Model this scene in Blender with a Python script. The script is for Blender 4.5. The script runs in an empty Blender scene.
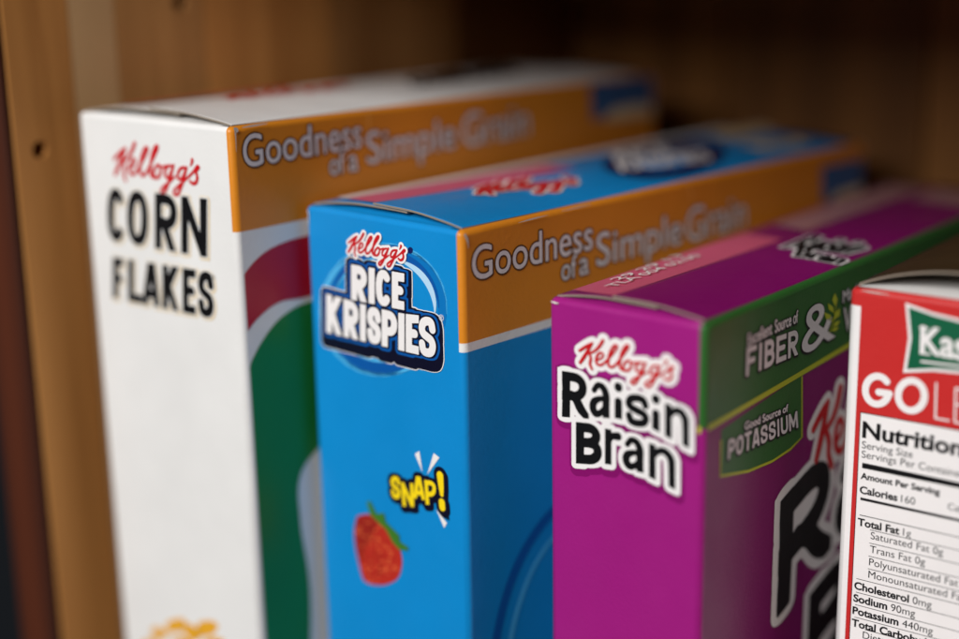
import bpy, math, random
import numpy as np
from mathutils import Vector, Matrix

random.seed(4)
rng = np.random.default_rng(4)
scene = bpy.context.scene
COL = scene.collection

# ------------------------------------------------------------------ camera
W0, H0 = 959.0, 639.0            # size of the photograph, for turning pixels into directions
FPX = 1502.99                    # focal length in those pixels
PITCH, ROLL = 0.26134, -0.01904
CAMZ = 0.35                      # camera height above the shelf board
_f = np.array([0, math.cos(PITCH), -math.sin(PITCH)])
_r = np.array([1.0, 0, 0])
_u = np.cross(_r, _f)
CR = math.cos(ROLL) * _r + math.sin(ROLL) * _u
CU = -math.sin(ROLL) * _r + math.cos(ROLL) * _u
CF_ = _f
CAM = np.array([0, 0, CAMZ])
cd = bpy.data.cameras.new('camera')
cam = bpy.data.objects.new('camera', cd)
COL.objects.link(cam)
cam.matrix_world = Matrix(((CR[0], CU[0], -CF_[0], 0), (CR[1], CU[1], -CF_[1], 0),
                           (CR[2], CU[2], -CF_[2], CAMZ), (0, 0, 0, 1)))
cd.sensor_width = 36
cd.lens = FPX / W0 * 36
cd.clip_start = 0.01
cd.clip_end = 20
cd.dof.use_dof = True
cd.dof.focus_distance = 0.374
cd.dof.aperture_fstop = 2.6
cd.dof.aperture_blades = 0
scene.camera = cam

# ------------------------------------------------------------------ light
world = bpy.data.worlds.new('World')
scene.world = world
world.use_nodes = True
world.node_tree.nodes['Background'].inputs['Color'].default_value = (0.75, 0.85, 1.0, 1)
world.node_tree.nodes['Background'].inputs['Strength'].default_value = 0.012


def area_light(name, loc, target, size, size_y, power, color):
    ld = bpy.data.lights.new(name, 'AREA')
    ld.shape = 'RECTANGLE'
    ld.size, ld.size_y = size, size_y
    ld.energy = power
    ld.color = color
    o = bpy.data.objects.new(name, ld)
    COL.objects.link(o)
    o.location = loc
    o.rotation_euler = (Vector(target) - Vector(loc)).to_track_quat('-Z', 'Y').to_euler()
    return o


# the kitchen window behind the photographer
area_light('window_light', (-0.86, -1.05, 1.30), (0.0, 0.40, 0.22), 1.1, 1.0, 53, (1.0, 0.985, 0.98))
scene.view_settings.view_transform = 'Standard'
scene.view_settings.look = 'None'
scene.view_settings.gamma = 1
scene.view_settings.exposure = 0
scene.view_settings.use_curve_mapping = False
scene.render.engine = 'CYCLES'
scene.cycles.use_denoising = True
scene.cycles.max_bounces = 8

# ------------------------------------------------------------------ materials


def lin(c):
    return tuple((v / 255 / 12.92) if v / 255 <= 0.04045 else ((v / 255 + 0.055) / 1.055) ** 2.4 for v in c)


MATS = {}


def paper(name, rgb, rough=0.36, vary=0.07, bump=0.10):
    """printed carton board: even ink, faint mottling, a very fine fibre relief, a thin varnish"""
    if name in MATS:
        return MATS[name]
    m = bpy.data.materials.new(name)
    m.use_nodes = True
    nt = m.node_tree
    b = nt.nodes['Principled BSDF']
    tc = nt.nodes.new('ShaderNodeTexCoord')
    n1 = nt.nodes.new('ShaderNodeTexNoise')
    n1.inputs['Scale'].default_value = 55
    n1.inputs['Detail'].default_value = 5
    nt.links.new(tc.outputs['Object'], n1.inputs['Vector'])
    c = lin(rgb)
    mx = nt.nodes.new('ShaderNodeMix')
    mx.data_type = 'RGBA'
    mx.inputs[6].default_value = tuple(v * (1 - vary) for v in c) + (1,)
    mx.inputs[7].default_value = tuple(min(1, v * (1 + vary) + 0.002) for v in c) + (1,)
    nt.links.new(n1.outputs['Fac'], mx.inputs[0])
    nt.links.new(mx.outputs[2], b.inputs['Base Color'])
    n2 = nt.nodes.new('ShaderNodeTexNoise')
    n2.inputs['Scale'].default_value = 900
    n2.inputs['Detail'].default_value = 3
    nt.links.new(tc.outputs['Object'], n2.inputs['Vector'])
    n3 = nt.nodes.new('ShaderNodeTexNoise')
    n3.inputs['Scale'].default_value = 22
    n3.inputs['Detail'].default_value = 2
    nt.links.new(tc.outputs['Object'], n3.inputs['Vector'])
    ad = nt.nodes.new('ShaderNodeMath')
    ad.operation = 'MULTIPLY_ADD'
    ad.inputs[1].default_value = 9.0
    nt.links.new(n3.outputs['Fac'], ad.inputs[0])
    nt.links.new(n2.outputs['Fac'], ad.inputs[2])
    bp = nt.nodes.new('ShaderNodeBump')
    bp.inputs['Strength'].default_value = bump
    bp.inputs['Distance'].default_value = 0.0006
    nt.links.new(ad.outputs[0], bp.inputs['Height'])
    nt.links.new(bp.outputs['Normal'], b.inputs['Normal'])
    n4 = nt.nodes.new('ShaderNodeTexNoise')
    n4.inputs['Scale'].default_value = 90
    n4.inputs['Detail'].default_value = 6
    nt.links.new(tc.outputs['Object'], n4.inputs['Vector'])
    mr = nt.nodes.new('ShaderNodeMapRange')
    mr.inputs['To Min'].default_value = rough - 0.13
    mr.inputs['To Max'].default_value = rough + 0.13
    nt.links.new(n4.outputs['Fac'], mr.inputs['Value'])
    nt.links.new(mr.outputs[0], b.inputs['Roughness'])
    b.inputs['Specular IOR Level'].default_value = 0.36
    MATS[name] = m
    return m


def wood(name, dark, light, rough=0.55, scale=1.0):
    """pine board with the grain running up (local z)"""
    m = bpy.data.materials.new(name)
    m.use_nodes = True
    nt = m.node_tree
    b = nt.nodes['Principled BSDF']
    tc = nt.nodes.new('ShaderNodeTexCoord')
    oi = nt.nodes.new('ShaderNodeObjectInfo')
    mp = nt.nodes.new('ShaderNodeMapping')
    mp.inputs['Scale'].default_value = (38 * scale, 38 * scale, 2.2 * scale)
    nt.links.new(tc.outputs['Object'], mp.inputs['Vector'])
    vm = nt.nodes.new('ShaderNodeVectorMath')
    vm.operation = 'ADD'
    sc_ = nt.nodes.new('ShaderNodeVectorMath')
    sc_.operation = 'SCALE'
    sc_.inputs[0].default_value = (31, 17, 9)
    nt.links.new(oi.outputs['Random'], sc_.inputs['Scale'])
    nt.links.new(mp.outputs[0], vm.inputs[0])
    nt.links.new(sc_.outputs[0], vm.inputs[1])
    n1 = nt.nodes.new('ShaderNodeTexNoise')
    n1.inputs['Scale'].default_value = 1.6
    n1.inputs['Detail'].default_value = 7
    n1.inputs['Distortion'].default_value = 1.1
    nt.links.new(vm.outputs[0], n1.inputs['Vector'])
    wv = nt.nodes.new('ShaderNodeTexWave')
    wv.inputs['Scale'].default_value = 0.55
    wv.inputs['Distortion'].default_value = 5
    wv.inputs['Detail'].default_value = 3
    nt.links.new(vm.outputs[0], wv.inputs['Vector'])
    mm = nt.nodes.new('ShaderNodeMath')
    mm.operation = 'MULTIPLY_ADD'
    mm.inputs[1].default_value = 0.35
    nt.links.new(wv.outputs['Fac'], mm.inputs[0])
    nt.links.new(n1.outputs['Fac'], mm.inputs[2])
    rp = nt.nodes.new('ShaderNodeValToRGB')
    rp.color_ramp.elements[0].position = 0.3
    rp.color_ramp.elements[1].position = 0.95
    rp.color_ramp.elements[0].color = lin(dark) + (1,)
    rp.color_ramp.elements[1].color = lin(light) + (1,)
    nt.links.new(mm.outputs[0], rp.inputs[0])
    nt.links.new(rp.outputs[0], b.inputs['Base Color'])
    bp = nt.nodes.new('ShaderNodeBump')
    bp.inputs['Strength'].default_value = 0.25
    bp.inputs['Distance'].default_value = 0.001
    nt.links.new(mm.outputs[0], bp.inputs['Height'])
    nt.links.new(bp.outputs['Normal'], b.inputs['Normal'])
    b.inputs['Roughness'].default_value = rough
    b.inputs['Specular IOR Level'].default_value = 0.25
    return m


WHITE = paper('ink_white', (228, 227, 224))
PWHITE = paper('ink_print_white', (236, 232, 230))
RED = paper('ink_red', (196, 24, 32))
BLACK = paper('ink_black', (16, 16, 18))
TAN = paper('ink_tan', (222, 200, 160))
ORANGE = paper('ink_orange', (214, 132, 32))
BROWN = paper('ink_brown', (92, 56, 14))
SILVER = paper('ink_silver', (224, 218, 220))
BLUE = paper('ink_blue', (12, 134, 202))
DBLUE = paper('ink_deep_blue', (6, 112, 182))
SBLUE = paper('ink_shade_blue', (8, 84, 160))
LBLUE = paper('ink_light_blue', (74, 172, 224))
PALE = paper('ink_pale_blue', (176, 212, 236))
NAVY = paper('ink_navy', (20, 26, 84))
NAVYBLACK = paper('ink_navy_black', (12, 12, 36))
PINK = paper('ink_pink', (204, 88, 122))
GREEN = paper('ink_green', (24, 122, 54))
CRIMSON = paper('ink_crimson', (176, 16, 44))
PURPLE = paper('ink_purple', (154, 27, 120))
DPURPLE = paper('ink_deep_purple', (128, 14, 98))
RBGREEN = paper('ink_leaf_green', (46, 100, 42))
RBLIME = paper('ink_lime', (184, 190, 44))
YELLOW = paper('ink_yellow', (250, 216, 24))
GGRED = paper('ink_bright_red', (194, 44, 43))
FLAG = paper('ink_flag_green', (18, 92, 62))
GREYTXT = paper('ink_grey', (70, 70, 76))
KRAFT = paper('ink_cocoa', (62, 48, 28))
RAW = paper('raw_board', (136, 124, 110), rough=0.8)
SCUFF = paper('bare_fibre', (214, 208, 200), rough=0.8)
DULL = paper('ink_dusty_rose', (166, 120, 124))
CREASE = paper('ink_orange_pale', (232, 166, 76))
SQBLUE = paper('ink_slate_blue', (50, 92, 140))
STRAW = paper('ink_strawberry', (182, 44, 32))
STRAWD = paper('ink_strawberry_dark', (150, 34, 26))
STRAWL = paper('ink_strawberry_light', (232, 110, 62))
LEAFG = paper('ink_leaf', (62, 118, 40))
FLAKE = paper('ink_flake', (226, 164, 42))

# ------------------------------------------------------------------ mesh helpers


def new_obj(name, me, parent=None):
    o = bpy.data.objects.new(name, me)
    COL.objects.link(o)
    if parent is not None:
        o.parent = parent
    return o


def mesh_obj(name, verts, faces, mats, parent=None, midx=None, smooth=False):
    me = bpy.data.meshes.new(name)
    me.from_pydata([tuple(map(float, v)) for v in verts], [], faces)
    for m in (mats if isinstance(mats, (list, tuple)) else [mats]):
        me.materials.append(m)
    if midx is not None:
        me.polygons.foreach_set('material_index', midx)
    if smooth:
        me.polygons.foreach_set('use_smooth', [True] * len(me.polygons))
    me.update()
    return new_obj(name, me, parent)


def box_mesh(x0, x1, y0, y1, z0, z1, bev=0.0):
    """box with chamfered edges, as (verts, faces)"""
    import bmesh
    bm = bmesh.new()
    bmesh.ops.create_cube(bm, size=1)
    for v in bm.verts:
        v.co = ((x0 + x1) / 2 + v.co.x * (x1 - x0), (y0 + y1) / 2 + v.co.y * (y1 - y0), (z0 + z1) / 2 + v.co.z * (z1 - z0))
    if bev:
        bmesh.ops.bevel(bm, geom=list(bm.edges), offset=bev, segments=1, affect='EDGES')
    bm.verts.index_update()
    vs = [tuple(v.co) for v in bm.verts]
    fs = [[v.index for v in f.verts] for f in bm.faces]
    bm.free()
    return vs, fs


# ---- text and shape tools: everything printed is flat artwork cut as thin shapes on the board
_tc = {}


def glyphs(text, offset=0.0, shear=0.0):
    """(verts, faces, boundary edges) of a line of built-in lettering, in em units"""
    key = (text, offset, shear)
    if key in _tc:
        return _tc[key]
    cu = bpy.data.curves.new('lettering', 'FONT')
    cu.body = text
    cu.offset = offset
    cu.shear = shear
    cu.resolution_u = 5
    o = bpy.data.objects.new('lettering', cu)
    COL.objects.link(o)
    dg = bpy.context.evaluated_depsgraph_get()
    me = o.evaluated_get(dg).to_mesh()
    vs = np.array([v.co[:2] for v in me.vertices]).reshape(-1, 2)
    fs = [list(p.vertices) for p in me.polygons]
    cnt = {}
    for f in fs:
        for i in range(len(f)):
            e = (min(f[i], f[i - 1]), max(f[i], f[i - 1]))
            cnt[e] = cnt.get(e, 0) + 1
    ed = np.array([e for e, c in cnt.items() if c == 1])
    o.evaluated_get(dg).to_mesh_clear()
    bpy.data.objects.remove(o)
    bpy.data.curves.remove(cu)
    _tc[key] = (vs, fs, ed)
    return _tc[key]


def quad_map(pts, src, quad):
    """bilinear: src=(x0,y0,x1,y1) to quad corners (bl, br, tr, tl)"""
    x0, y0, x1, y1 = src
    a = ((pts[:, 0] - x0) / (x1 - x0))[:, None]
    b = ((pts[:, 1] - y0) / (y1 - y0))[:, None]
    bl, br, tr, tl = [np.array(q, float) for q in quad]
    return (1 - a) * (1 - b) * bl + a * (1 - b) * br + a * b * tr + (1 - a) * b * tl


class Shape:
    """signed distance field on a grid in face coordinates (metres)"""

    def __init__(self, lo, hi, n=300):
        self.h = max(hi[0] - lo[0], hi[1] - lo[1]) / n
        self.lo = np.array(lo, float)
        self.nx = int((hi[0] - lo[0]) / self.h) + 2
        self.ny = int((hi[1] - lo[1]) / self.h) + 2
        X, Y = np.meshgrid(lo[0] + self.h * np.arange(self.nx), lo[1] + self.h * np.arange(self.ny))
        self.P = np.stack([X.ravel(), Y.ravel()], 1)
        self.d = np.full(len(self.P), 1.0)

    def window(self, lo, hi, mg):
        P = self.P
        return np.nonzero((P[:, 0] > lo[0] - mg) & (P[:, 0] < hi[0] + mg) & (P[:, 1] > lo[1] - mg) & (P[:, 1] < hi[1] + mg))[0]

    def add_edges(self, A, B, mg=1.0):
        allp = np.vstack([A, B])
        idx = self.window(allp.min(0), allp.max(0), mg)
        P = self.P[idx]
        d2 = np.full(len(P), 1e9)
        par = np.zeros(len(P), int)
        for a, b in zip(A, B):
            ab = b - a
            L = ab @ ab
            if L < 1e-16:
                continue
            q = P - a
            t = np.clip((q @ ab) / L, 0, 1)
            e = q - t[:, None] * ab
            d2 = np.minimum(d2, (e * e).sum(1))
            c = (a[1] > P[:, 1]) != (b[1] > P[:, 1])
            xi = a[0] + (P[:, 1] - a[1]) * ab[0] / (ab[1] if ab[1] else 1e-12)
            par += c & (P[:, 0] < xi)
        s = np.sqrt(d2)
        s[par % 2 == 1] *= -1
        self.d[idx] = np.minimum(self.d[idx], s)

    def add_stroke(self, pts, rad):
        for i in range(len(pts) - 1):
            a, b = pts[i], pts[i + 1]
            ab = b - a
            L = max(ab @ ab, 1e-16)
            q = self.P - a
            t = np.clip((q @ ab) / L, 0, 1)
            e = q - t[:, None] * ab
            self.d = np.minimum(self.d, np.sqrt((e * e).sum(1)) - (rad[i] + (rad[i + 1] - rad[i]) * t))

    def add_letter(self, ch, quad, r, mg):
        """a drawn capital: pen strokes of half width r, cut off square at the edges of its quad"""
        bl, br, tr, tl = [np.array(q, float) for q in quad]
        idx = self.window(np.min([bl, br, tr, tl], 0), np.max([bl, br, tr, tl], 0), mg)
        P = self.P[idx]
        ex = (br - bl) / np.linalg.norm(br - bl)
        ey = (tl - bl) / np.linalg.norm(tl - bl)
        rx = min(r, np.linalg.norm(br - bl) / 2)
        iq = [bl + ex * rx + ey * r, br - ex * rx + ey * r, tr - ex * rx - ey * r, tl + ex * rx - ey * r]
        d = np.full(len(P), 1.0)
        for st in ALPHABET[ch]:
            st = np.array(st, float)
            pts = quad_map(st[:, :2], (0, 0, 1, 1), iq)
            rad = r * st[:, 2] if st.shape[1] > 2 else np.full(len(st), r)
            for i in range(len(pts) - 1):
                a, b = pts[i], pts[i + 1]
                ab = b - a
                q = P - a
                t = np.clip((q @ ab) / max(ab @ ab, 1e-16), 0, 1)
                e = q - t[:, None] * ab
                d = np.minimum(d, np.sqrt((e * e).sum(1)) - (rad[i] + (rad[i + 1] - rad[i]) * t))
        hx = np.full(len(P), -1.0)
        hy = np.full(len(P), -1.0)
        for k, (a, b) in enumerate(((bl, br), (br, tr), (tr, tl), (tl, bl))):
            n = np.array([(b - a)[1], -(b - a)[0]])
            n /= np.linalg.norm(n)
            if n @ (np.mean([bl, br, tr, tl], 0) - a) > 0:
                n = -n
            if k % 2:
                hx = np.maximum(hx, (P - a) @ n)
            else:
                hy = np.maximum(hy, (P - a) @ n)
        d = np.minimum(np.maximum(d, hy), 0) + np.sqrt(np.maximum(d, 0) ** 2 + np.maximum(hy, 0) ** 2)
        d = np.maximum(d, hx)
        self.d[idx] = np.minimum(self.d[idx], d)

    def field(self, shifts=None):
        F = self.d.reshape(self.ny, self.nx)
        if shifts is None:
            return F
        out = F.copy()
        for sx, sy in shifts:
            ix, iy = int(round(sx / self.h)), int(round(sy / self.h))
            G = np.full_like(F, 1.0)
            xs, xd = (slice(0, self.nx - ix), slice(ix, self.nx)) if ix >= 0 else (slice(-ix, self.nx), slice(0, self.nx + ix))
            ys, yd = (slice(0, self.ny - iy), slice(iy, self.ny)) if iy >= 0 else (slice(-iy, self.ny), slice(0, self.ny + iy))
            G[yd, xd] = F[ys, xs]
            out = np.minimum(out, G)
        return out

    def loops(self, level, shifts=None):
        F = self.field(shifts) - level
        F = F.copy()
        F[0, :] = F[-1, :] = 1
        F[:, 0] = F[:, -1] = 1
        F[F == 0] = 1e-9
        S = F < 0
        nxt = {}

        def pt(i0, j0, i1, j1):
            a, b = F[j0, i0], F[j1, i1]
            t = a / (a - b)
            return (self.lo[0] + self.h * (i0 + (i1 - i0) * t), self.lo[1] + self.h * (j0 + (j1 - j0) * t))
        pos = {}
        cells = np.argwhere((S[:-1, :-1] != S[1:, 1:]) | (S[1:, :-1] != S[:-1, 1:]) | (S[:-1, :-1] != S[1:, :-1]))
        for j, i in cells:
            c = [S[j, i], S[j, i + 1], S[j + 1, i + 1], S[j + 1, i]]
            k = c[0] + 2 * c[1] + 4 * c[2] + 8 * c[3]
            E = [('h', i, j), ('v', i + 1, j), ('h', i, j + 1), ('v', i, j)]
            tab = {1: [(0, 3)], 2: [(1, 0)], 3: [(1, 3)], 4: [(2, 1)], 5: [(0, 3), (2, 1)], 6: [(2, 0)], 7: [(2, 3)],
                   8: [(3, 2)], 9: [(0, 2)], 10: [(1, 0), (3, 2)], 11: [(1, 2)], 12: [(3, 1)], 13: [(0, 1)], 14: [(3, 0)]}
            for a, b in tab.get(k, []):
                nxt[E[a]] = E[b]
                for e in (E[a], E[b]):
                    if e not in pos:
                        pos[e] = pt(e[1], e[2], e[1] + 1, e[2]) if e[0] == 'h' else pt(e[1], e[2], e[1], e[2] + 1)
        out = []
        while nxt:
            s = next(iter(nxt))
            lp = [pos[s]]
            e = nxt.pop(s)
            while e != s and e in nxt:
                lp.append(pos[e])
                e = nxt.pop(e)
            L = np.array(lp)
            if len(L) > 5:
                L = (np.roll(L, 1, 0) + 2 * L + np.roll(L, -1, 0)) / 4
                keep = [0]
                for q in range(1, len(L)):       # drop points that lie closer than half a cell
                    if np.linalg.norm(L[q] - L[keep[-1]]) > self.h * 0.6:
                        keep.append(q)
                if len(keep) > 3:
                    out.append(L[keep])
        return out


def fill(loops):
    """flat triangulation of closed loops, holes respected"""
    cu = bpy.data.curves.new('outline', 'CURVE')
    cu.dimensions = '2D'
    cu.fill_mode = 'BOTH'
    for L in loops:
        sp = cu.splines.new('POLY')
        sp.points.add(len(L) - 1)
        co = np.zeros((len(L), 4))
        co[:, :2] = L * 100
        co[:, 3] = 1
        sp.points.foreach_set('co', co.ravel())
        sp.use_cyclic_u = True
    o = bpy.data.objects.new('outline', cu)
    COL.objects.link(o)
    dg = bpy.context.evaluated_depsgraph_get()
    ev = o.evaluated_get(dg)
    me = ev.to_mesh()
    vs = np.array([v.co[:2] for v in me.vertices]).reshape(-1, 2) / 100
    fs = [list(p.vertices) for p in me.polygons]
    ev.to_mesh_clear()
    bpy.data.objects.remove(o)
    bpy.data.curves.remove(cu)
    return vs, fs


def smooth_line(pts, n=6):
    """Catmull-Rom through the points (extra columns such as radius ride along)"""
    p = np.array(pts, float)
    p = np.vstack([2 * p[0] - p[1], p, 2 * p[-1] - p[-2]])
    out = []
    for i in range(1, len(p) - 2):
        for t in np.linspace(0, 1, n, endpoint=False):
            a, b, c, d = p[i - 1], p[i], p[i + 1], p[i + 2]
            out.append(0.5 * ((2 * b) + (c - a) * t + (2 * a - 5 * b + 4 * c - d) * t * t + (3 * b - a - 3 * c + d) * t ** 3))
    out.append(p[-2])
    return np.array(out)


def _arc(cx, cy, rx, ry, a0, a1, n=16, p=2.3):
    out = []
    for t in np.radians(np.linspace(a0, a1, n)):
        c, s_ = math.cos(t), math.sin(t)
        out.append((cx + rx * math.copysign(abs(c) ** (2 / p), c), cy + ry * math.copysign(abs(s_) ** (2 / p), s_)))
    return out


_V = [(0, -.4), (0, 1.4)]
_S = [tuple(q) for q in smooth_line([(.97, .76), (.85, .95), (.52, 1), (.14, .93), (0, .75), (.14, .59), (.5, .5), (.86, .41), (1, .25), (.86, .06), (.48, 0), (.14, .05), (.02, .25)], 4)]
_bowl = lambda y0, y1, x=1.0: [(-.2, y1), (x * .45, y1)] + _arc(x * .45, (y0 + y1) / 2, x * .55, (y1 - y0) / 2, 88, -88, 12, 2.2) + [(x * .45, y0), (-.2, y0)]
ALPHABET = {
    'I': [[(.5, -.4), (.5, 1.4)]],
    'L': [_V, [(-.4, 0), (1.5, 0)]],
    'E': [_V, [(-.4, 0), (1.5, 0)], [(-.4, 1), (1.5, 1)], [(0, .52), (.85, .52)]],
    'F': [_V, [(-.4, 1), (1.5, 1)], [(0, .5), (.85, .5)]],
    'T': [[(.5, -.4), (.5, 1)], [(-.5, 1), (1.5, 1)]],
    'N': [_V, [(1, -.4), (1, 1.4)], [(-.1, 1.16), (1.1, -.16)]],
    'M': [_V, [(1, -.4), (1, 1.4)], [(0, 1.1), (.5, .15), (1, 1.1)]],
    'A': [[(-.12, -.3), (.46, 1.2)], [(1.12, -.3), (.54, 1.2)], [(.15, .22), (.85, .22)]],
    'K': [_V, [(.0, .36), (1.12, 1.3)], [(.22, .6), (1.12, -.3)]],
    'R': [_V, _bowl(.46, 1), [(.35, .5), (1.1, -.3)]],
    'P': [_V, _bowl(.42, 1)],
    'B': [_V, _bowl(.53, 1, .92), _bowl(0, .53)],
    'C': [_arc(.5, .5, .5, .5, 48, 312, 22)],
    'O': [_arc(.5, .5, .5, .5, 0, 360, 30)],
    'U': [[(0, 1.4), (0, .4)] + _arc(.5, .35, .5, .35, 180, 360, 14) + [(1, .4), (1, 1.4)]],
    'S': [_S],
    's': [[(x, y, 1.0 if i % 1 == 0 else 1) for i, (x, y) in enumerate(_S)]],
    'a': [[tuple(q) for q in smooth_line([(.1, .80, .75), (.36, .99, .8), (.72, .95, .95), (.93, .70, 1.05), (.93, .3, 1.05), (.95, -.4, 1.0)], 4)],
          [tuple(q) for q in smooth_line([(.93, .56, .7), (.5, .53, .75), (.1, .40, 1), (.02, .18, 1.05), (.22, .0, 1), (.58, .05, .8), (.93, .28, .7)], 4)]],
    'i': [[(.5, -.4), (.5, .46)], [(.5, .98, 1.08), (.5, 1.0, 1.08)]],
    'n': [[(0, -.4), (0, 1.4)], [tuple(q) for q in smooth_line([(0, .66, .7), (.28, .93, .85), (.62, 1.0, 1), (.93, .82, 1.1), (1, .5, 1.1), (1, -.4, 1)], 4)]],
    'r': [[(0, -.4), (0, 1.4)], [tuple(q) for q in smooth_line([(0, .6, .7), (.3, .88, .85), (.9, .95, 1.1)], 4)]],
    'Q': [[(0, -.1, 1.0), (0.02, .5, .95), (0, 1.1, 1.05)], [(a, b, .95) for a, b in _bowl(.47, 1, .9)], [tuple(q) for q in smooth_line([(.3, .5, .9), (.55, .38, 1), (.8, .12, 1.05), (1.12, -.1, .8)], 4)]],
}
ALPHABET['s'] = [[(x, y) for x, y in _S]]

# ------------------------------------------------------------------ the cartons
RIM = 0.0015


class Carton:
    def __init__(self, name, label, x, y, ztop, yaw, w, d, drop, amp, dust, split, y0=0.0016):
        self.w, self.d, self.h = w, d, ztop + CAMZ
        self.drop, self.amp, self.dust, self.split, self.y0 = drop, amp, dust, split, y0
        self.yaw = yaw
        ax = np.array([math.cos(yaw), math.sin(yaw), 0])
        ay = np.array([-math.sin(yaw), math.cos(yaw), 0])
        self.ax, self.ay = ax, ay
        self.o = np.array([x, y, 0.0])                  # front left corner on the shelf
        base = self.o + ax * w / 2 + ay * d / 2
        e = bpy.data.objects.new(name, None)
        COL.objects.link(e)
        e.empty_display_size = 0.05
        e.location = base
        e.rotation_euler = (0, 0, yaw)
        e['label'] = label
        e['category'] = 'cereal box'
        e['group'] = 'cereal boxes lined up on the cupboard shelf'
        self.root = e
        self.layer = {}

    # local coordinates used below: x across the spine, y into the cupboard, both from the front left corner
    def loc(self, p):
        p = np.array(p, float).reshape(-1, 3)
        return p - np.array([self.w / 2, self.d / 2, 0])

    def ray(self, px, py):
        v = CF_ + (px - W0 / 2) / FPX * CR - (py - H0 / 2) / FPX * CU
        o = CAM - self.o
        return (np.array([o @ self.ax, o @ self.ay, o[2]]), np.array([v @ self.ax, v @ self.ay, v[2]]))

    def at(self, face, px, py):
        """the spot of a panel that a pixel of the photograph shows"""
        o, v = self.ray(px, py)
        if face == 'front':
            q = o + v * (-o[1] / v[1])
            return np.array([q[0], q[2]])
        if face == 'side':
            q = o + v * ((self.w - o[0]) / v[0])
            return np.array([q[1], q[2]])
        c = self.drop / self.d
        k = (self.h + self.amp * 0.5 - o[2] - c * o[1]) / (v[2] + c * v[1])
        q = o + v * k
        return np.array([q[0], q[1]])

    def pts(self, face, pp):
        return np.array([self.at(face, *p) for p in pp])

    def bulge(self, x, y):
        u = np.clip(x / self.w, 0, 1)
        return self.amp * (1 - np.abs(2 * u - 1) ** 2.4) * (0.35 + 0.65 * np.exp(-np.maximum(y, 0) / 0.055))

    def topz(self, x, y):
        return self.h - self.drop * y / self.d + self.bulge(x, y) + 0.0007 * np.clip(1 - x / self.w, 0, 1)

    def place(self, face, st, lift):
        st = np.array(st, float).reshape(-1, 2)
        n = len(st)
        if face == 'front':
            return self.loc(np.stack([st[:, 0], np.full(n, -lift), st[:, 1]], 1))
        if face == 'side':
            return self.loc(np.stack([np.full(n, self.w + lift), st[:, 0], st[:, 1]], 1))
        z = self.topz(st[:, 0], st[:, 1]) + lift + 0.00018
        return self.loc(np.stack([st[:, 0], st[:, 1], z], 1))

    def lift(self, face, k):
        return 0.00007 * (k + 1)

    def decal(self, name, face, vs, fs, mat, layer, parent=None):
        if not len(fs):
            return None
        co = self.place(face, vs, self.lift(face, layer))
        # face the panel's own way
        nrm = {'front': (0, -1, 0), 'side': (1, 0, 0), 'top': (0, 0, 1)}[face]
        out = []
        for f in fs:
            a = np.cross(co[f[1]] - co[f[0]], co[f[2]] - co[f[0]])
            out.append(f if a @ np.array(nrm) >= 0 else f[::-1])
        p = parent or (self.top_flap if face == 'top' else self.body)
        return mesh_obj(name, co, out, mat, p)

    def poly(self, name, face, px, mat, layer=0, smooth=False, st=None):
        L = self.pts(face, px) if st is None else np.array(st, float)
        if smooth:
            L = smooth_line(np.vstack([L, L[:1]]), 8)[:-1]
        if face == 'side':
            L[:, 0] = np.maximum(L[:, 0], 0.0017)
        vs, fs = fill([L])
        return self.decal(name, face, vs, fs, mat, layer)

    def strip(self, name, face, line, width, mat, layer=0, px=True, smooth=True, grid=8):
        """a printed line: line points are pixels (or face metres) and width is in metres, constant or per point"""
        L = self.pts(face, line) if px else np.array(line, float)
        wd = np.full(len(L), width) if np.isscalar(width) else np.array(width)
        A = np.hstack([L, wd[:, None]])
        A = smooth_line(A, grid) if smooth else A
        P, wd = A[:, :2], A[:, 2]
        T = np.gradient(P, axis=0)
        T /= np.linalg.norm(T, axis=1)[:, None]
        N = np.stack([-T[:, 1], T[:, 0]], 1)
        vs = np.vstack([P + N * wd[:, None] / 2, P - N * wd[:, None] / 2])
        n = len(P)
        return self.decal(name, face, vs, [[i, i + 1, n + i + 1, n + i] for i in range(n - 1)], mat, layer)

    def art(self, name, face, parts, levels, n=300, bold=0.0):
        """parts: ('t', text, quad_px, offset) or ('s', [pts in face metres with radius]); levels: (grow, mat, layer, suffix, shifts)"""
        edges, strokes, drawn = [], [], []
        allp = []
        for p in parts:
            if p[0] == 't':
                vs, fs, ed = glyphs(p[1], p[3] if len(p) > 3 else 0.0)
                src = (vs[:, 0].min(), vs[:, 1].min(), vs[:, 0].max(), vs[:, 1].max())
                q = self.pts(face, p[2]) if not (len(p) > 4 and p[4]) else np.array(p[2])
                m = quad_map(vs, src, q)
                edges.append((m[ed[:, 0]], m[ed[:, 1]]))
                allp.append(m)
            elif p[0] == 'L':
                q = self.pts(face, p[2]) if not (len(p) > 4 and p[4]) else np.array(p[2])
                drawn.append((p[1], q, p[3]))
                allp.append(q)
            else:
                s = np.array(p[1])
                strokes.append(s)
                allp.append(s[:, :2])
        P = np.vstack(allp)
        mg = max([abs(l[0]) for l in levels]) + 0.0016
        for l in levels:
            if len(l) > 4:
                mg = max(mg, abs(l[0]) + 0.0012 + max(max(abs(a), abs(b)) for a, b in l[4]))
        S = Shape(P.min(0) - mg, P.max(0) + mg, n)
        for a, b in edges:
            S.add_edges(a, b, mg * 1.3)
        for a in drawn:
            S.add_letter(*a, mg * 1.3)
        for s in strokes:
            S.add_stroke(s[:, :2], s[:, 2])
        for l in levels:
            L = S.loops(l[0], l[4] if len(l) > 4 else None)
            if L:
                vs, fs = fill(L)
                self.decal(l[3], face, vs, fs, l[1], l[2])

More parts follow.
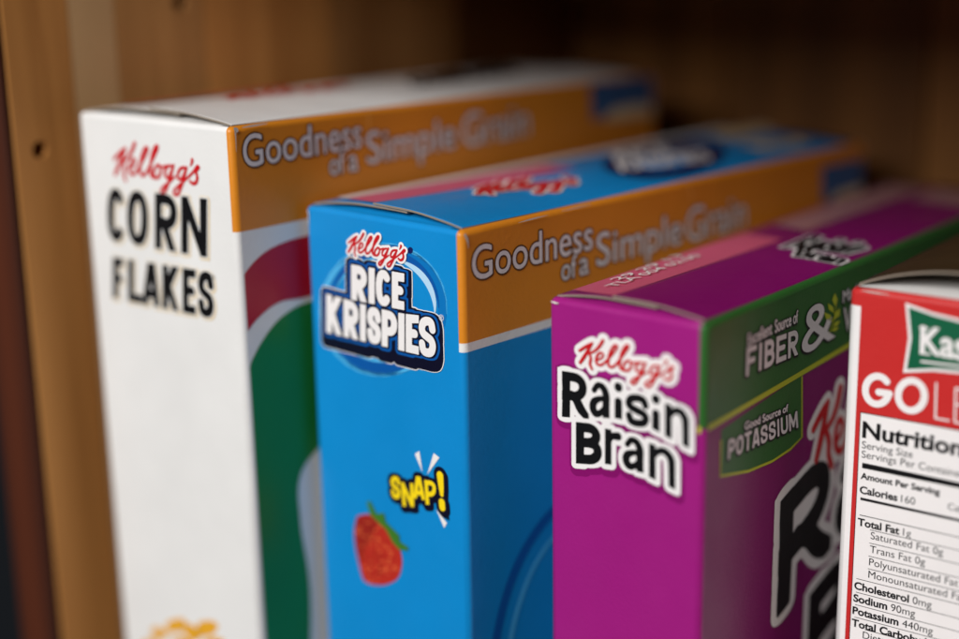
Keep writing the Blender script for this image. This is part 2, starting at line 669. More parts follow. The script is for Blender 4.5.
    def line(self, name, face, px, capmm, text, mat, layer=1, bold=0.0, xs=1.0, shear=0.0, direction=None):
        """small lettering: baseline-left pixel, cap height in mm"""
        vs, fs, ed = glyphs(text, bold, shear)
        o = self.at(face, *px)
        cap = 0.73
        k = capmm / 1000 / cap
        v = np.stack([(vs[:, 0]) * k * xs, vs[:, 1] * k], 1)
        if direction is not None:
            q = self.at(face, *direction) - o
            a = math.atan2(q[1], q[0])
            v = np.stack([v[:, 0] * math.cos(a) - v[:, 1] * math.sin(a), v[:, 0] * math.sin(a) + v[:, 1] * math.cos(a)], 1)
        self.decal(name, face, v + o, fs, mat, layer)

    # ---- board
    def build(self, bands, mats, top_mat, under_mat, dust_mat):
        """bands: list of (depth below the top, material index for front, for right side, for the folded corner)"""
        w, d, h = self.w, self.d, self.h
        r = 0.0016
        per, tag = [], []
        def arc(cx, cy, a0, n=5):
            for k in range(n):
                a = a0 + math.pi / 2 * k / (n - 1)
                per.append((cx + r * math.cos(a), cy + r * math.sin(a)))
        # counter-clockwise from front left
        arc(r, r, math.pi); arc(w - r, r, 1.5 * math.pi); arc(w - r, d - r, 0); arc(r, d - r, .5 * math.pi)
        n = len(per)
        segtag = []
        for i in range(n):
            if 0 <= i < 4: segtag.append('lcorner')
            elif i == 4: segtag.append('front')
            elif 5 <= i < 9: segtag.append('corner')
            elif i == 9: segtag.append('side')
            else: segtag.append('left')
        # extra points along front and side so the panels can bow a little
        P2, T2 = [], []
        for i in range(n):
            a, b = np.array(per[i]), np.array(per[(i + 1) % n])
            m = 10 if segtag[i] == 'front' else (24 if i == 9 else 1)
            for k in range(m):
                P2.append(a + (b - a) * k / m); T2.append(segtag[i])
        P2 = np.array(P2); n = len(P2)
        zs = [0.0]
        cuts = sorted({round(h - b[0], 6) for b in bands if b[0] > 0})
        for c in cuts: zs.append(c)
        zs.append(h - RIM)
        zs = sorted(set(zs))
        ctr = np.array([w / 2, d / 2])
        rings = [(0.0, z) for z in zs]
        for k in range(1, 6):
            a = math.pi / 2 * k / 5
            rings.append((RIM * (1 - math.cos(a)), h - RIM + RIM * math.sin(a)))
        V, F, MI = [], [], []
        for ins, z in rings:
            for (x, y) in P2:
                sx = x + (ins if x < w * .02 else (-ins if x > w * .98 else 0))
                sy = y + (ins if y < d * .02 else (-ins if y > d * .98 else 0))
                zz = z - self.drop * sy / d * (z / h)
                V.append((sx, sy, zz))
        for k in range(len(rings) - 1):
            zmid = (rings[k][1] + rings[k + 1][1]) / 2
            band = [b for b in bands if h - b[0] <= zmid][-1]
            for i in range(n):
                j = (i + 1) % n
                F.append((k * n + i, k * n + j, (k + 1) * n + j, (k + 1) * n + i))
                MI.append({'front': band[1], 'side': band[2], 'corner': band[3], 'left': 0, 'lcorner': band[4] if len(band) > 4 else band[1]}[T2[i]])
        F.append(tuple(range(n))[::-1]); MI.append(0)
        V = self.loc(V)
        self.body = mesh_obj('carton_body', V, F, mats, self.root, MI, smooth=False)
        me = self.body.data
        nwall = len(zs) - 1
        sm = [not (k // n < nwall and T2[k % n] in ('front', 'side')) for k in range(len(me.polygons))]
        sm[-1] = False
        me.polygons.foreach_set('use_smooth', sm)
        mod = None
        # dust flap folded in from the spine
        nx, ny = 24, 8
        V, F = [], []
        for j in range(ny + 1):
            y = RIM + 0.022 * (j / ny) ** 1.5
            s = min(1, (y - RIM) / 0.004)
            s = s * s * (3 - 2 * s)
            for i in range(nx + 1):
                x = RIM + (w - 2 * RIM) * i / nx
                z = h - self.drop * y / d + self.bulge(x, 0) * self.dust * s - 0.00002
                V.append((x, y, z))
        for j in range(ny):
            for i in range(nx):
                a = j * (nx + 1) + i
                F.append((a, a + 1, a + nx + 2, a + nx + 1))
        mesh_obj('dust_flap', self.loc(V), F, dust_mat, self.root, smooth=True)
        # the two long flaps
        self.under_flap = self.sheet('under_flap', RIM * 0.8, self.split * w + 0.012, self.y0 + 0.0003, d - 0.002, -0.0007, under_mat)
        self.top_flap = self.sheet('top_flap', self.split * w, w - RIM * 0.9, self.y0, d - 0.002, 0.0, top_mat)

    def sheet(self, name, x0, x1, y0, y1, dz, mat, t=0.0005):
        nx, ny = 18, 36
        V, F, MI = [], [], []
        for lay in (0, 1):
            for j in range(ny + 1):
                y = y0 + (y1 - y0) * (j / ny) ** 1.6
                for i in range(nx + 1):
                    x = x0 + (x1 - x0) * i / nx
                    yy = y + (0.00012 * math.sin(i * .7 + 2) * (1 if j == 0 else 0))
                    V.append((x, yy, self.topz(x, y) + dz - lay * t))
        N = (nx + 1) * (ny + 1)
        for j in range(ny):
            for i in range(nx):
                a = j * (nx + 1) + i
                F.append((a, a + 1, a + nx + 2, a + nx + 1)); MI.append(0)
                F.append((N + a, N + a + nx + 1, N + a + nx + 2, N + a + 1)); MI.append(1)
        def side(idx):
            for p, q in zip(idx[:-1], idx[1:]):
                F.append((p, N + p, N + q, q)); MI.append(1)
        side([i for i in range(nx + 1)])
        side([(ny) * (nx + 1) + i for i in range(nx, -1, -1)])
        side([j * (nx + 1) for j in range(ny, -1, -1)])
        side([j * (nx + 1) + nx for j in range(ny + 1)])
        o = mesh_obj(name, self.loc(V), F, [mat, RAW], self.root, MI)
        o.data.polygons.foreach_set('use_smooth', [m == 0 for m in MI])
        return o


# the flowing brand script, traced as pen strokes (x, y, half width) in the grid of one enlarged view
SCRIPT = [
    [(126, 222, 13), (165, 190, 15), (205, 160, 15), (234, 140, 11)],
    [(226, 150, 13), (190, 225, 17), (155, 290, 18), (126, 340, 15)],
    [(318, 108, 16), (288, 165, 16), (250, 212, 13), (208, 240, 11)],
    [(200, 232, 11), (214, 290, 15), (204, 345, 14), (218, 394, 13)],
    [(262, 305, 9), (300, 278, 10), (314, 250, 11), (300, 226, 11), (276, 242, 13), (258, 285, 14), (256, 328, 14), (276, 350, 13), (305, 340, 12), (335, 305, 11)],
    [(335, 305, 11), (382, 240, 11), (420, 178, 12), (424, 150, 12), (402, 154, 13), (372, 210, 14), (352, 290, 15), (348, 335, 15), (366, 362, 14), (396, 348, 12), (424, 308, 11)],
    [(424, 308, 11), (472, 230, 11), (508, 168, 12), (512, 142, 12), (492, 148, 13), (462, 205, 14), (442, 290, 15), (436, 345, 15), (454, 378, 14), (482, 384, 12)],
    [(505, 284, 11), (474, 318, 13), (464, 364, 14), (486, 388, 13), (514, 368, 13), (526, 325, 12), (516, 290, 11), (538, 308, 10), (572, 296, 9)],
    [(612, 298, 11), (580, 308, 12), (560, 350, 13), (566, 384, 12), (588, 386, 11), (612, 350, 12), (637, 298, 12)],
    [(634, 300, 12), (610, 372, 14), (580, 440, 14), (550, 500, 13), (526, 508, 12), (520, 484, 12), (546, 455, 11), (592, 425, 10), (644, 384, 9)],
    [(726, 318, 11), (690, 328, 12), (667, 370, 13), (672, 405, 12), (696, 402, 11), (720, 368, 12), (743, 322, 12)],
    [(740, 325, 12), (716, 400, 14), (686, 470, 14), (660, 520, 13), (634, 524, 12), (626, 500, 12), (652, 470, 11), (702, 432, 10), (750, 396, 9)],
    [(750, 396, 10), (794, 358, 11), (828, 318, 12), (842, 326, 12), (818, 356, 13), (826, 400, 14), (814, 436, 14), (788, 446, 13), (764, 426, 12)],
    [(792, 266, 15), (788, 286, 12), (774, 312, 5)],
]
ANCH = np.array([(126, 340), (318, 108), (800, 442)], float)


def script_on(c, face, anchors_px, thin=1.0, st=None):
    """the script carried by an affine map that puts its three anchor points on the given pixels of a panel"""
    Q = c.pts(face, anchors_px) if st is None else np.array(st, float)
    A = np.hstack([ANCH, np.ones((3, 1))])
    M = np.linalg.solve(A, Q)
    k = math.sqrt(abs(np.linalg.det(M[:2])))
    parts = []
    for s in SCRIPT:
        s = smooth_line(s, 4)
        p = np.hstack([s[:, :2], np.ones((len(s), 1))]) @ M
        parts.append(('s', np.hstack([p, s[:, 2:3] * k * thin])))
    return parts


def letters(word, xs, top, bot, cv, off=0.06):
    """one quad per letter: xs = [(x0, x1)...]; top and bot give y from x; cv turns view coordinates into pixels"""
    out = []
    for ch, (a, b) in zip(word, xs):
        out.append(('L', ch, [cv(a, bot(a)), cv(b, bot(b)), cv(b, top(b)), cv(a, top(a))], off))
    return out


def word(text, quad, r, wide):
    """drawn capitals spread over one quad in pixels"""
    ws = [wide.get(ch, 1.0) for ch in text]
    gap = .22
    tot = sum(ws) + gap * (len(ws) - 1)
    x, out = 0.0, []
    for ch, w_ in zip(text, ws):
        q = quad_map(np.array([(x, 0), (x + w_, 0), (x + w_, 1), (x, 1)]), (0, 0, tot, 1), quad)
        out.append(('L', ch, [tuple(p) for p in q], r))
        x += w_ + gap
    return out


# ------------------------------------------------------------------ the cupboard
YAW0 = -0.69442
cax = np.array([math.cos(YAW0), math.sin(YAW0), 0])
cay = np.array([-math.sin(YAW0), math.cos(YAW0), 0])
C0 = np.array([-0.11011, 0.41759, 0.0]) - cax * 0.012      # foot of the side wall, level with the first box's front
YF, YB, XR, ZT = -0.0145, 0.250, 0.62, 0.378


def cup(name, vs, fs, mat, parent=None, kind=True):
    o = mesh_obj(name, vs, fs, mat, parent)
    if parent is None:
        o.location = C0
        o.rotation_euler = (0, 0, YAW0)
        if kind:
            o['kind'] = 'structure'
    return o


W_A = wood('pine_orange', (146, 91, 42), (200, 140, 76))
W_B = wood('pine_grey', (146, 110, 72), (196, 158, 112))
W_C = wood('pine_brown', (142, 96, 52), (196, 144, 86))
W_D = wood('pine_dark_brown', (44, 16, 6), (78, 33, 12), rough=0.75)
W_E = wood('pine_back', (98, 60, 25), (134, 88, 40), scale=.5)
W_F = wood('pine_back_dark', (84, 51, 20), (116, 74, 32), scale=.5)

vs, fs = box_mesh(-0.0185, XR, YF - 0.002, YB + 0.02, -0.018, 0, 0.001)
shelf = cup('shelf', vs, fs, W_C)
shelf['label'] = 'pine shelf board that the cereal boxes stand on'
vs, fs = box_mesh(0.0, XR, YF, YB, ZT, ZT + 0.018, 0.001)
upper = cup('upper_shelf', vs, fs, W_C)
upper['label'] = 'pine shelf board above the cereal boxes, out of view'

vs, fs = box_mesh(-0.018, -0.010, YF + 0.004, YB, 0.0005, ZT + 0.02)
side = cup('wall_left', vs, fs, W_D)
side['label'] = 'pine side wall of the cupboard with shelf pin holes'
# the panel's front edge, in dark red-brown
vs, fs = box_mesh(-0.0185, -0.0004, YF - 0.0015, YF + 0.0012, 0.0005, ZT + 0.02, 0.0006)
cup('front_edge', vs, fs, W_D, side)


def board(y0, y1, mat, holes=(), x=0.0, t=0.0095):
    """one glued-up stave of the wall, with round pin holes bored into it"""
    rect = np.array([(y0 + .0002, .001), (y1 - .0002, .001), (y1 - .0002, ZT), (y0 + .0002, ZT)])
    loops = [rect]
    circ = [np.array([(hy + hr * math.cos(a), hz + hr * math.sin(a)) for a in np.linspace(0, 2 * math.pi, 28, endpoint=False)]) for hy, hz, hr in holes]
    v2, f2 = fill([rect] + circ)
    V = [(x, p[0], p[1]) for p in v2]
    F = [list(f) for f in f2]
    for k, f in enumerate(F):
        a = np.cross(np.array(V[f[1]]) - np.array(V[f[0]]), np.array(V[f[2]]) - np.array(V[f[0]]))
        if a[0] < 0:
            F[k] = f[::-1]
    for lp, hole in [(rect, False)] + [(c_, True) for c_ in circ]:
        b = len(V); m = len(lp)
        V += [(x, p[0], p[1]) for p in lp] + [(x - t, p[0], p[1]) for p in lp]
        for i in range(m):
            j = (i + 1) % m
            q = [b + i, b + m + i, b + m + j, b + j]
            F.append(q if not hole else q[::-1])
    return cup('plank', V, F, mat, side)


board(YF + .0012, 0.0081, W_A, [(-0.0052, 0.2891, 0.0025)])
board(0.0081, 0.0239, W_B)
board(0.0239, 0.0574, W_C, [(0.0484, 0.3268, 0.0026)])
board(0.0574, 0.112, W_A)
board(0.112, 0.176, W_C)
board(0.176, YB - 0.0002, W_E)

vs, fs = box_mesh(-0.018, XR, YB + 0.010, YB + 0.016, 0.0005, ZT + 0.02)
back = cup('wall_back', vs, fs, W_D)
back['label'] = 'pine back wall of the cupboard made of upright boards'
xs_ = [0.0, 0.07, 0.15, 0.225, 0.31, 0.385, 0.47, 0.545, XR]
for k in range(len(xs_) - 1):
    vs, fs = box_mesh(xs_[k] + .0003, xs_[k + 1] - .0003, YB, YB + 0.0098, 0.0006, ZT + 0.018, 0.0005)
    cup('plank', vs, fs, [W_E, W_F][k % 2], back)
vs, fs = box_mesh(XR + .0005, XR + 0.018, YF, YB + 0.016, 0.0005, ZT + 0.02, 0.0006)
rw = cup('wall_right', vs, fs, W_C)
rw['label'] = 'pine side wall at the far right end of the cupboard, out of view'

# ------------------------------------------------------------------ 1. corn flakes
cf = Carton('cereal_box', 'tall white corn flakes box with orange band, leftmost beside the cupboard wall',
            -0.11011, 0.41759, -0.0497, -0.69442, 0.06304, 0.19529, 0.0040, 0.0024, 0.3, 0.46)
bb = cf.h - cf.at('side', 232, 234)[1]
cf.build([(cf.h, 0, 0, 0), (bb, 0, 1, 1)], [WHITE, ORANGE], WHITE, WHITE, WHITE)
z = lambda x, y: (100 + x / 7.98, 130 + y / 7.98)
cf.art('brand_script', 'front', script_on(cf, 'front', [z(124, 352), z(280, 106), z(756, 424)], 0.92),
       [(0, RED, 1, 'brand_script')])
z = lambda x, y: (100 + x / 4.405, 180 + y / 4.405)
P = letters('CORN', [(35, 110), (122, 214), (244, 342), (360, 474)], lambda x: 32 + (x - 35) * .115, lambda x: 264 + (x - 35) * .175, z, .00142)
P += letters('FLAKES', [(58, 104), (126, 190), (192, 264), (277, 352), (366, 424), (434, 504)], lambda x: 338 + (x - 58) * .155, lambda x: 516 + (x - 58) * .215, z, .00122)
cf.art('product_name', 'front', P, [(0.00058, TAN, 0, 'product_name_shadow', [(0.0004, -0.0004)]), (0.00040, WHITE, 1, 'product_name_edge'), (0.0, BLACK, 2, 'product_name')], 420)
cf.line('registered_mark', 'front', (212, 279), 1.3, '®', GREYTXT)
# golden flakes at the foot of the front
for (x, y, r1, r2, a) in [(160, 633, 9, 6, .3), (176, 625, 10, 7, -.4), (192, 632, 10, 7, .8), (207, 628, 11, 8, -.2), (150, 645, 9, 7, .1), (184, 646, 12, 8, .5), (214, 645, 11, 8, -.5)]:
    L = [(x + r1 * math.cos(t) * math.cos(a) - r2 * math.sin(t) * math.sin(a) + random.uniform(-1, 1), y + r1 * math.cos(t) * math.sin(a) + r2 * math.sin(t) * math.cos(a) + random.uniform(-1, 1)) for t in np.linspace(0, 2 * math.pi, 9, endpoint=False)]
    cf.poly('printed_flake', 'front', L, FLAKE, 0 + int(x) % 3, smooth=True)


def slogan(c, q_good, q_of, q_a, q_simple, q_grain, off=0.0):
    P = [('t', 'Goodness', q_good, off), ('t', 'of', q_of, off), ('t', 'a', q_a, off), ('t', 'Simple', q_simple, off), ('t', 'Grain', q_grain, off)]
    c.art('slogan', 'side', P, [(0.00055, BROWN, 1, 'slogan_edge'), (0.00006, SILVER, 2, 'slogan')], 520)


def band_text(c, xg, base, cap, a=1.0):
    """the same slogan, laid out along a level line of the side panel: xg in metres from the front"""
    def q(x0, x1, lo, hi):
        return [(x0, base + lo), (x1, base + lo), (x1, base + hi), (x0, base + hi)]
    P = [('t', 'Goodness', q(xg[0], xg[1], -0.0003, cap), .0, True),
         ('t', 'of', q(xg[2], xg[3], -cap * .80, -cap * .06), .0, True),
         ('t', 'a', q(xg[4], xg[5], -cap * .80, -cap * .26), .0, True),
         ('t', 'Simple', q(xg[6], xg[7], -cap * 1.02, cap * .44), .0, True),
         ('t', 'Grain', q(xg[8], xg[9], -cap * .72, cap * .50), .0, True)]
    c.art('slogan', 'side', P, [(0.00048, BROWN, 1, 'slogan_edge'), (0.00005, SILVER, 2, 'slogan')], 520)


# side: level band text (positions read from the photograph along the panel)
b1 = cf.at('side', 250, 166)
xs = [cf.at('side', *p)[0] for p in [(243, 160), (361, 140), (329, 162), (344, 160), (348, 160), (357, 158), (366, 145), (455, 140), (462, 135), (528, 125)]]
band_text(cf, xs, b1[1], cf.at('side', 250, 134)[1] - b1[1])
# red and green printed curves on the broad side, running on behind the next box
cf.poly('printed_curve', 'side', [(235.5, 302), (240, 282), (252, 264), (268, 250), (290, 240), (318, 232), (360, 214), (360, 250), (318, 292), (280, 302), (258, 318), (239, 340), (233, 322)], CRIMSON, 0, smooth=True)
cf.poly('printed_curve', 'side', [(242, 392), (252, 360), (268, 332), (285, 314), (308, 302), (345, 296), (380, 330), (340, 420), (302, 470), (300, 520), (310, 590), (312, 700), (330, 900), (262, 900), (250, 640), (238, 430)], GREEN, 0, smooth=True)
cf.poly('printed_panel', 'side', [(590, 84), (652, 76), (652, 108), (592, 120)], SQBLUE, 1)
cf.poly('printed_panel', 'side', [(604, 116), (615, 108), (640, 104), (652, 107), (652, 114), (606, 121)], TAN, 2)
# top
cf.poly('printed_strip', 'top', None, CRIMSON, -4, st=[(0.0022, 0.012), (0.0100, 0.012), (0.0100, 0.075), (0.0022, 0.075)])
cf.art('brand_script', 'top', script_on(cf, 'top', [(231, 104), (252, 97), (345, 88)], 1.2), [(0, RED, 1, 'brand_script')], 200)
cf.art('product_name', 'top', [('t', 'CORN', [(416, 88), (466, 81), (455, 74), (405, 80)]), ('t', 'FLAKES', [(458, 82), (520, 74), (508, 67), (448, 74)])], [(.0007, BLACK, 1, 'product_name')], 200)

# ------------------------------------------------------------------ 2. rice krispies
rk = Carton('cereal_box', 'bright blue rice cereal box with orange band, between the white box and the purple box',
            -0.04559, 0.39267, -0.07257, -0.75172, 0.05694, 0.19520, 0.0018, 0.0027, 0.5, 0.43)
b_o = rk.h - rk.at('side', 462, 345)[1]
b_w = rk.h - rk.at('side', 462, 354)[1]
rk.build([(rk.h, 1, 3, 1), (b_w, 1, 0, 0), (b_o, 1, 2, 2)], [WHITE, BLUE, ORANGE, BLUE], BLUE, BLUE, BLUE)
z = lambda x, y: (340 + x / 12.773, 225 + y / 12.773)
rk.art('brand_script', 'front', script_on(rk, 'front', [z(126, 340), z(318, 108), z(800, 442)]),
       [(0.00062, PWHITE, 5, 'brand_script_edge'), (0, RED, 6, 'brand_script')], 320)
rk.poly('registered_mark', 'front', [(410.6 + 2.6 * math.cos(a), 250.3 + 3.4 * math.sin(a)) for a in np.linspace(0, 6.28, 13)[:-1]], NAVY, 1)
# oval halo behind the name
def oval(cx, cy, rx, ry, a0, a1, tilt, n=28):
    out = []
    for t in np.linspace(a0, a1, n):
        x, y = rx * math.cos(t), ry * math.sin(t)
        out.append((cx + x * math.cos(tilt) - y * math.sin(tilt), cy + x * math.sin(tilt) + y * math.cos(tilt)))
    return out
def taper(n, wmax, p=0.8):
    return [wmax * math.sin(math.pi * min(max(i / (n - 1), .02), .98)) ** p for i in range(n)]
ov = oval(382, 310, 58, 60, 0, 2 * math.pi, .3, 40)
for (rx, ry, a0, a1, wd, m, ly) in [
        (63, 65, .2, 6.1, .0016, LBLUE, 0), (58.5, 60.5, 0, 6.28, .0030, DBLUE, 0), (56, 57.5, .3, 3.0, .0030, SBLUE, 1),
        (55, 56, 3.3, 6.0, .0024, SBLUE, 1), (51.5, 52.0, 4.75, 6.15, .0020, PALE, 2), (52.0, 52.5, 3.3, 4.5, .0010, LBLUE, 2),
        (51, 51, .5, 2.6, .0009, LBLUE, 2), (61, 63, 2.9, 3.9, .0012, LBLUE, 1), (62, 64.5, .5, 1.1, .0012, LBLUE, 1)]:
    rk.strip('halo_ring', 'front', oval(384, 310, rx, ry, a0, a1, .25), taper(28, wd) if a1 - a0 < 6.2 else wd, m, ly, smooth=False)
z = lambda x, y: (316 + x / 5.508, 250 + y / 5.508)
P = letters('RICE', [(203, 288), (299, 331), (339, 422), (427, 494)], lambda x: 78 + (x - 203) * .172, lambda x: 270 + (x - 203) * .2, z, .00108)
P += letters('KRISPIES', [(66, 152), (161, 242), (249, 285), (291, 366), (371, 455), (460, 498), (504, 574), (575, 668)], lambda x: float(np.interp(x, [65, 165, 250, 330, 371, 465, 505, 610, 668], [240, 268, 294, 313, 325, 345, 351, 362, 374])), lambda x: 450 + (x - 65) * .243, z, .00106)
sh = [(q, -0.0005 * k) for k in range(0, 6) for q in (-0.0007, -0.0002, 0.0005)]
rk.art('product_name', 'front', P, [(0.00205, PWHITE, 2, 'product_name_rim', sh), (0.00178, NAVYBLACK, 3, 'product_name_depth', sh), (0.0013, SBLUE, 4, 'product_name_edge'), (0.0006, NAVYBLACK, 5, 'product_name_line'), (0.00005, PWHITE, 7, 'product_name')], 480)
rk.line('registered_mark', 'front', (440, 320), 1.6, '®', PWHITE, 4)
# the word by the side of it
z = lambda x, y: (380 + x / 7.1, 445 + y / 7.1)
P = [('L', 'S', [z(84, 372), z(150, 388), z(146, 224), z(78, 214)], .00062), ('L', 'N', [z(166, 432), z(246, 438), z(240, 270), z(152, 262)], .00062),
     ('L', 'A', [z(244, 374), z(322, 390), z(312, 226), z(240, 216)], .00062), ('L', 'P', [z(330, 420), z(396, 424), z(402, 256), z(318, 246)], .00062)]
P += [('s', np.hstack([rk.pts('front', [z(430, 215), z(438, 300), z(442, 350)]), [[.00115], [.0009], [.0006]]])),
      ('s', np.hstack([rk.pts('front', [z(443, 405), z(446, 440)]), [[.00105], [.00105]]]))]
rk.art('exclamation', 'front', P, [(0.00125, NAVYBLACK, 1, 'exclamation_edge', [(0, 0), (0.0004, -0.0005)]), (0.0, YELLOW, 2, 'exclamation')], 300)
for t in ([(250, 62), (282, 42), (304, 192)], [(384, 56), (424, 88), (338, 208)], [(402, 455), (478, 552), (458, 588)]):
    rk.poly('burst_ray', 'front', [z(*p) for p in t], PWHITE, 1)
rk.line('trade_mark', 'front', z(458, 522), 1.0, 'TM', NAVYBLACK, 1, bold=.02)
# printed strawberry
z = lambda x, y: (340 + x / 5.81, 490 + y / 5.81)
rk.poly('printed_strawberry', 'front', [z(*p) for p in [(100, 150), (170, 140), (240, 190), (310, 270), (352, 350), (362, 430), (338, 510), (270, 548), (190, 548), (140, 520), (115, 440), (92, 330), (85, 230)]], STRAW, 1, smooth=True)
rk.poly('printed_tone', 'front', [z(*p) for p in [(98, 160), (165, 150), (215, 190), (190, 260), (150, 330), (125, 420), (98, 330), (90, 235)]], STRAWD, 2, smooth=True)
for k in range(110):
    t, u = random.random(), random.uniform(-1, 1)
    cx, cy = 150 + 100 * t + u * (60 + 45 * t), 190 + 320 * t - u * 40
    s = random.uniform(5, 9)
    rk.poly('seed', 'front', [z(cx + s * math.cos(a), cy + s * .8 * math.sin(a)) for a in np.linspace(0, 6.28, 7)[:-1]], random.choice([STRAWL, STRAWL, STRAWD, STRAWD]), 3)
rk.poly('printed_leaf', 'front', [z(*p) for p in [(160, 70), (178, 58), (205, 110), (215, 135), (260, 130), (270, 180), (300, 210), (350, 260), (352, 295), (402, 330), (400, 350), (350, 345), (310, 300), (270, 225), (225, 185), (180, 140)]], LEAFG, 4)
# side: sweeping arcs of the large logo low on the panel, then the slogan
rk.strip('printed_arc', 'side', [(490, 700), (496, 640), (508, 590), (526, 548), (552, 512), (590, 480)], [.003, .0032, .0034, .0034, .003, .002], SBLUE, 0)
rk.strip('printed_arc', 'side', [(505, 700), (510, 642), (520, 600), (536, 562), (560, 530), (600, 500)], [.0016, .0018, .0018, .0016, .0014, .001], LBLUE, 1)
b1 = rk.at('side', 484, 277)
xs = [rk.at('side', *p)[0] for p in [(471.5, 262), (592, 242), (561, 272), (576, 270), (579, 270), (588, 268), (596, 255), (681, 245), (686, 230), (745, 215)]]
band_text(rk, xs, b1[1], rk.at('side', 484, 244)[1] - b1[1])
rk.poly('printed_panel', 'side', [(821, 167), (862, 158), (862, 192), (822, 204)], SQBLUE, 1)
rk.poly('printed_panel', 'side', [(830, 200), (838, 192), (862, 184), (862, 191), (830, 203)], TAN, 2)
# top
rk.poly('printed_strip', 'top', None, WHITE, -8, st=[(0.0016, 0.010), (0.0095, 0.006), (0.0095, 0.19), (0.0016, 0.19)])
rk.poly('printed_strip', 'top', None, PINK, -8, st=[(0.0098, 0.006), (rk.w * .43 - .0004, 0.004), (rk.w * .43 - .0004, 0.085), (0.0098, 0.085)])
rk.art('brand_script', 'top', script_on(rk, 'top', [(478, 198.5), (501, 184.5), (572, 186)], 1.25), [(0.0007, PWHITE, 1, 'brand_script_edge'), (0, RED, 2, 'brand_script')], 240)
rk.poly('printed_oval', 'top', oval(664, 160, 62, 16, 0, 6.2, -.12, 24), NAVY, 1)
rk.art('product_name', 'top', [('t', 'RICE', [(618, 163), (672, 155), (664, 147), (612, 154)]), ('t', 'KRISPIES', [(622, 173), (712, 160), (704, 151), (616, 163)])], [(.0003, PWHITE, 2, 'product_name')], 240)
rk.poly('printed_strip', 'top', [(706, 134), (762, 126), (812, 143), (760, 150)], TAN, 1)

# ------------------------------------------------------------------ 3. raisin bran
rb = Carton('cereal_box', 'purple raisin bran box with green band, between the blue box and the red box',
            0.01684, 0.35341, -0.08917, -0.68813, 0.04406, 0.1930, 0.0, 0.0022, 0.5, 0.40)
b_o = rb.h - rb.at('side', 708, 428)[1]
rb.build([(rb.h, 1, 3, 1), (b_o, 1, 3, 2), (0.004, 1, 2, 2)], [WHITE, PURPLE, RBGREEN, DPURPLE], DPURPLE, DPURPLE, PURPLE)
z = lambda x, y: (555 + x / 6.393, 320 + y / 6.393)
rb.art('brand_script', 'front', script_on(rb, 'front', [z(166, 270), z(312, 128), z(730, 378)], 0.85),
       [(0.0013, PWHITE, 1, 'brand_script_edge'), (0, RED, 5, 'brand_script')], 320)
def q4(x0, x1, tl, tr, bl, br):
    return [(x0, bl), (x1, br), (x1, tr), (x0, tl)]
P = [('L', 'Q', q4(562.5, 589.5, 370.5, 374, 416.5, 418.5), .00124), ('L', 'a', q4(590, 611, 379.5, 383, 416.5, 418), .00098), ('L', 'i', q4(614.5, 623.5, 381, 383.5, 417.5, 419.5), .00106),
     ('L', 's', q4(626, 650, 391.5, 396, 424.5, 429), .00096), ('L', 'i', q4(652, 661, 392.5, 396, 428, 432.5), .00106), ('L', 'n', q4(665.5, 690, 402.5, 410, 435.5, 448.5), .00096),
     ('L', 'B', q4(576.5, 602.5, 421.5, 424, 463, 465), .00124), ('L', 'r', q4(605.5, 623, 428, 431.5, 463.5, 466), .00096), ('L', 'a', q4(623, 645, 433.5, 438.5, 467.5, 473), .00098), ('L', 'n', q4(649.5, 676, 442.5, 450.5, 476.5, 489.5), .00096)]
rb.art('product_name', 'front', P, [(0.00205, DPURPLE, 0, 'product_name_shadow', [(0.0003, -0.0012)]), (0.00135, PWHITE, 2, 'product_name_edge'), (0.0, BLACK, 3, 'product_name')], 640)
# side: green band with claims
gb = [rb.at('side', *p) for p in [(708, 428), (852, 343)]]
sl = (gb[1][1] - gb[0][1]) / (gb[1][0] - gb[0][0])
z0 = gb[0][1] - sl * gb[0][0]
bot = lambda s: z0 + sl * s
ds = np.linspace(0.0016, rb.d - .003, 12)
rb.poly('printed_band', 'side', None, RBGREEN, 0, st=[(s, bot(s)) for s in ds] + [(s, rb.h - RIM) for s in ds[::-1]])
rb.strip('printed_line', 'side', [(s, bot(s)) for s in ds], .0014, RBLIME, 1, px=False, smooth=False)
vs_ = rb.at('front', 704, 428)
rb.poly('printed_line', 'front', None, RBLIME, 1, st=[(rb.w - .0017, rb.h - b_o - .0010), (rb.w - .0008, rb.h - b_o - .0010), (rb.w - .0008, rb.h - b_o + .0006), (rb.w - .0017, rb.h - b_o + .0006)])
badge = [(721, 430), (802, 374), (802, 437), (790, 449), (772, 461), (748, 471), (720, 476)]
rb.poly('claim_badge', 'side', badge, RBGREEN, 0)
rb.strip('printed_line', 'side', [(801.5, 376), (801.5, 437), (790, 449), (772, 461), (748, 471), (720, 476), (720.5, 440)], .0007, RBLIME, 1, smooth=False)
rb.art('claim_lettering', 'side', [('t', 'Excellent', [(747, 346), (771, 334), (771, 321), (747, 334)]), ('t', 'Source of', [(774, 333), (797, 322), (797, 310), (774, 320)]),
                                  *word('FIBER', [(745, 376), (797, 354), (797, 329), (746, 348)], .00058, {'I': .45}), ('t', '&', [(801, 356), (834, 337), (831, 296), (801, 312)]),
                                  ('t', 'Made with', [(842, 303), (878, 286), (878, 274), (842, 291)]), ('t', 'WHOLE', [(843, 333), (890, 312), (890, 285), (843, 308)]),
                                  ('t', 'Good Source of', [(744, 430), (787, 411), (787, 404), (744, 422)]), *word('POTASSIUM', [(727, 459), (797, 427), (796, 411), (728, 440)], .00036, {'I': .4, 'M': 1.25})],
       [(.0004, BLACK, 2, 'claim_shadow', [(-.0003, -.0003)]), (.00010, SILVER, 3, 'claim_lettering')], 620)
rb.strip('sprig_stem', 'side', [(828, 334), (833, 318), (836, 300)], .0004, RBLIME, 3)
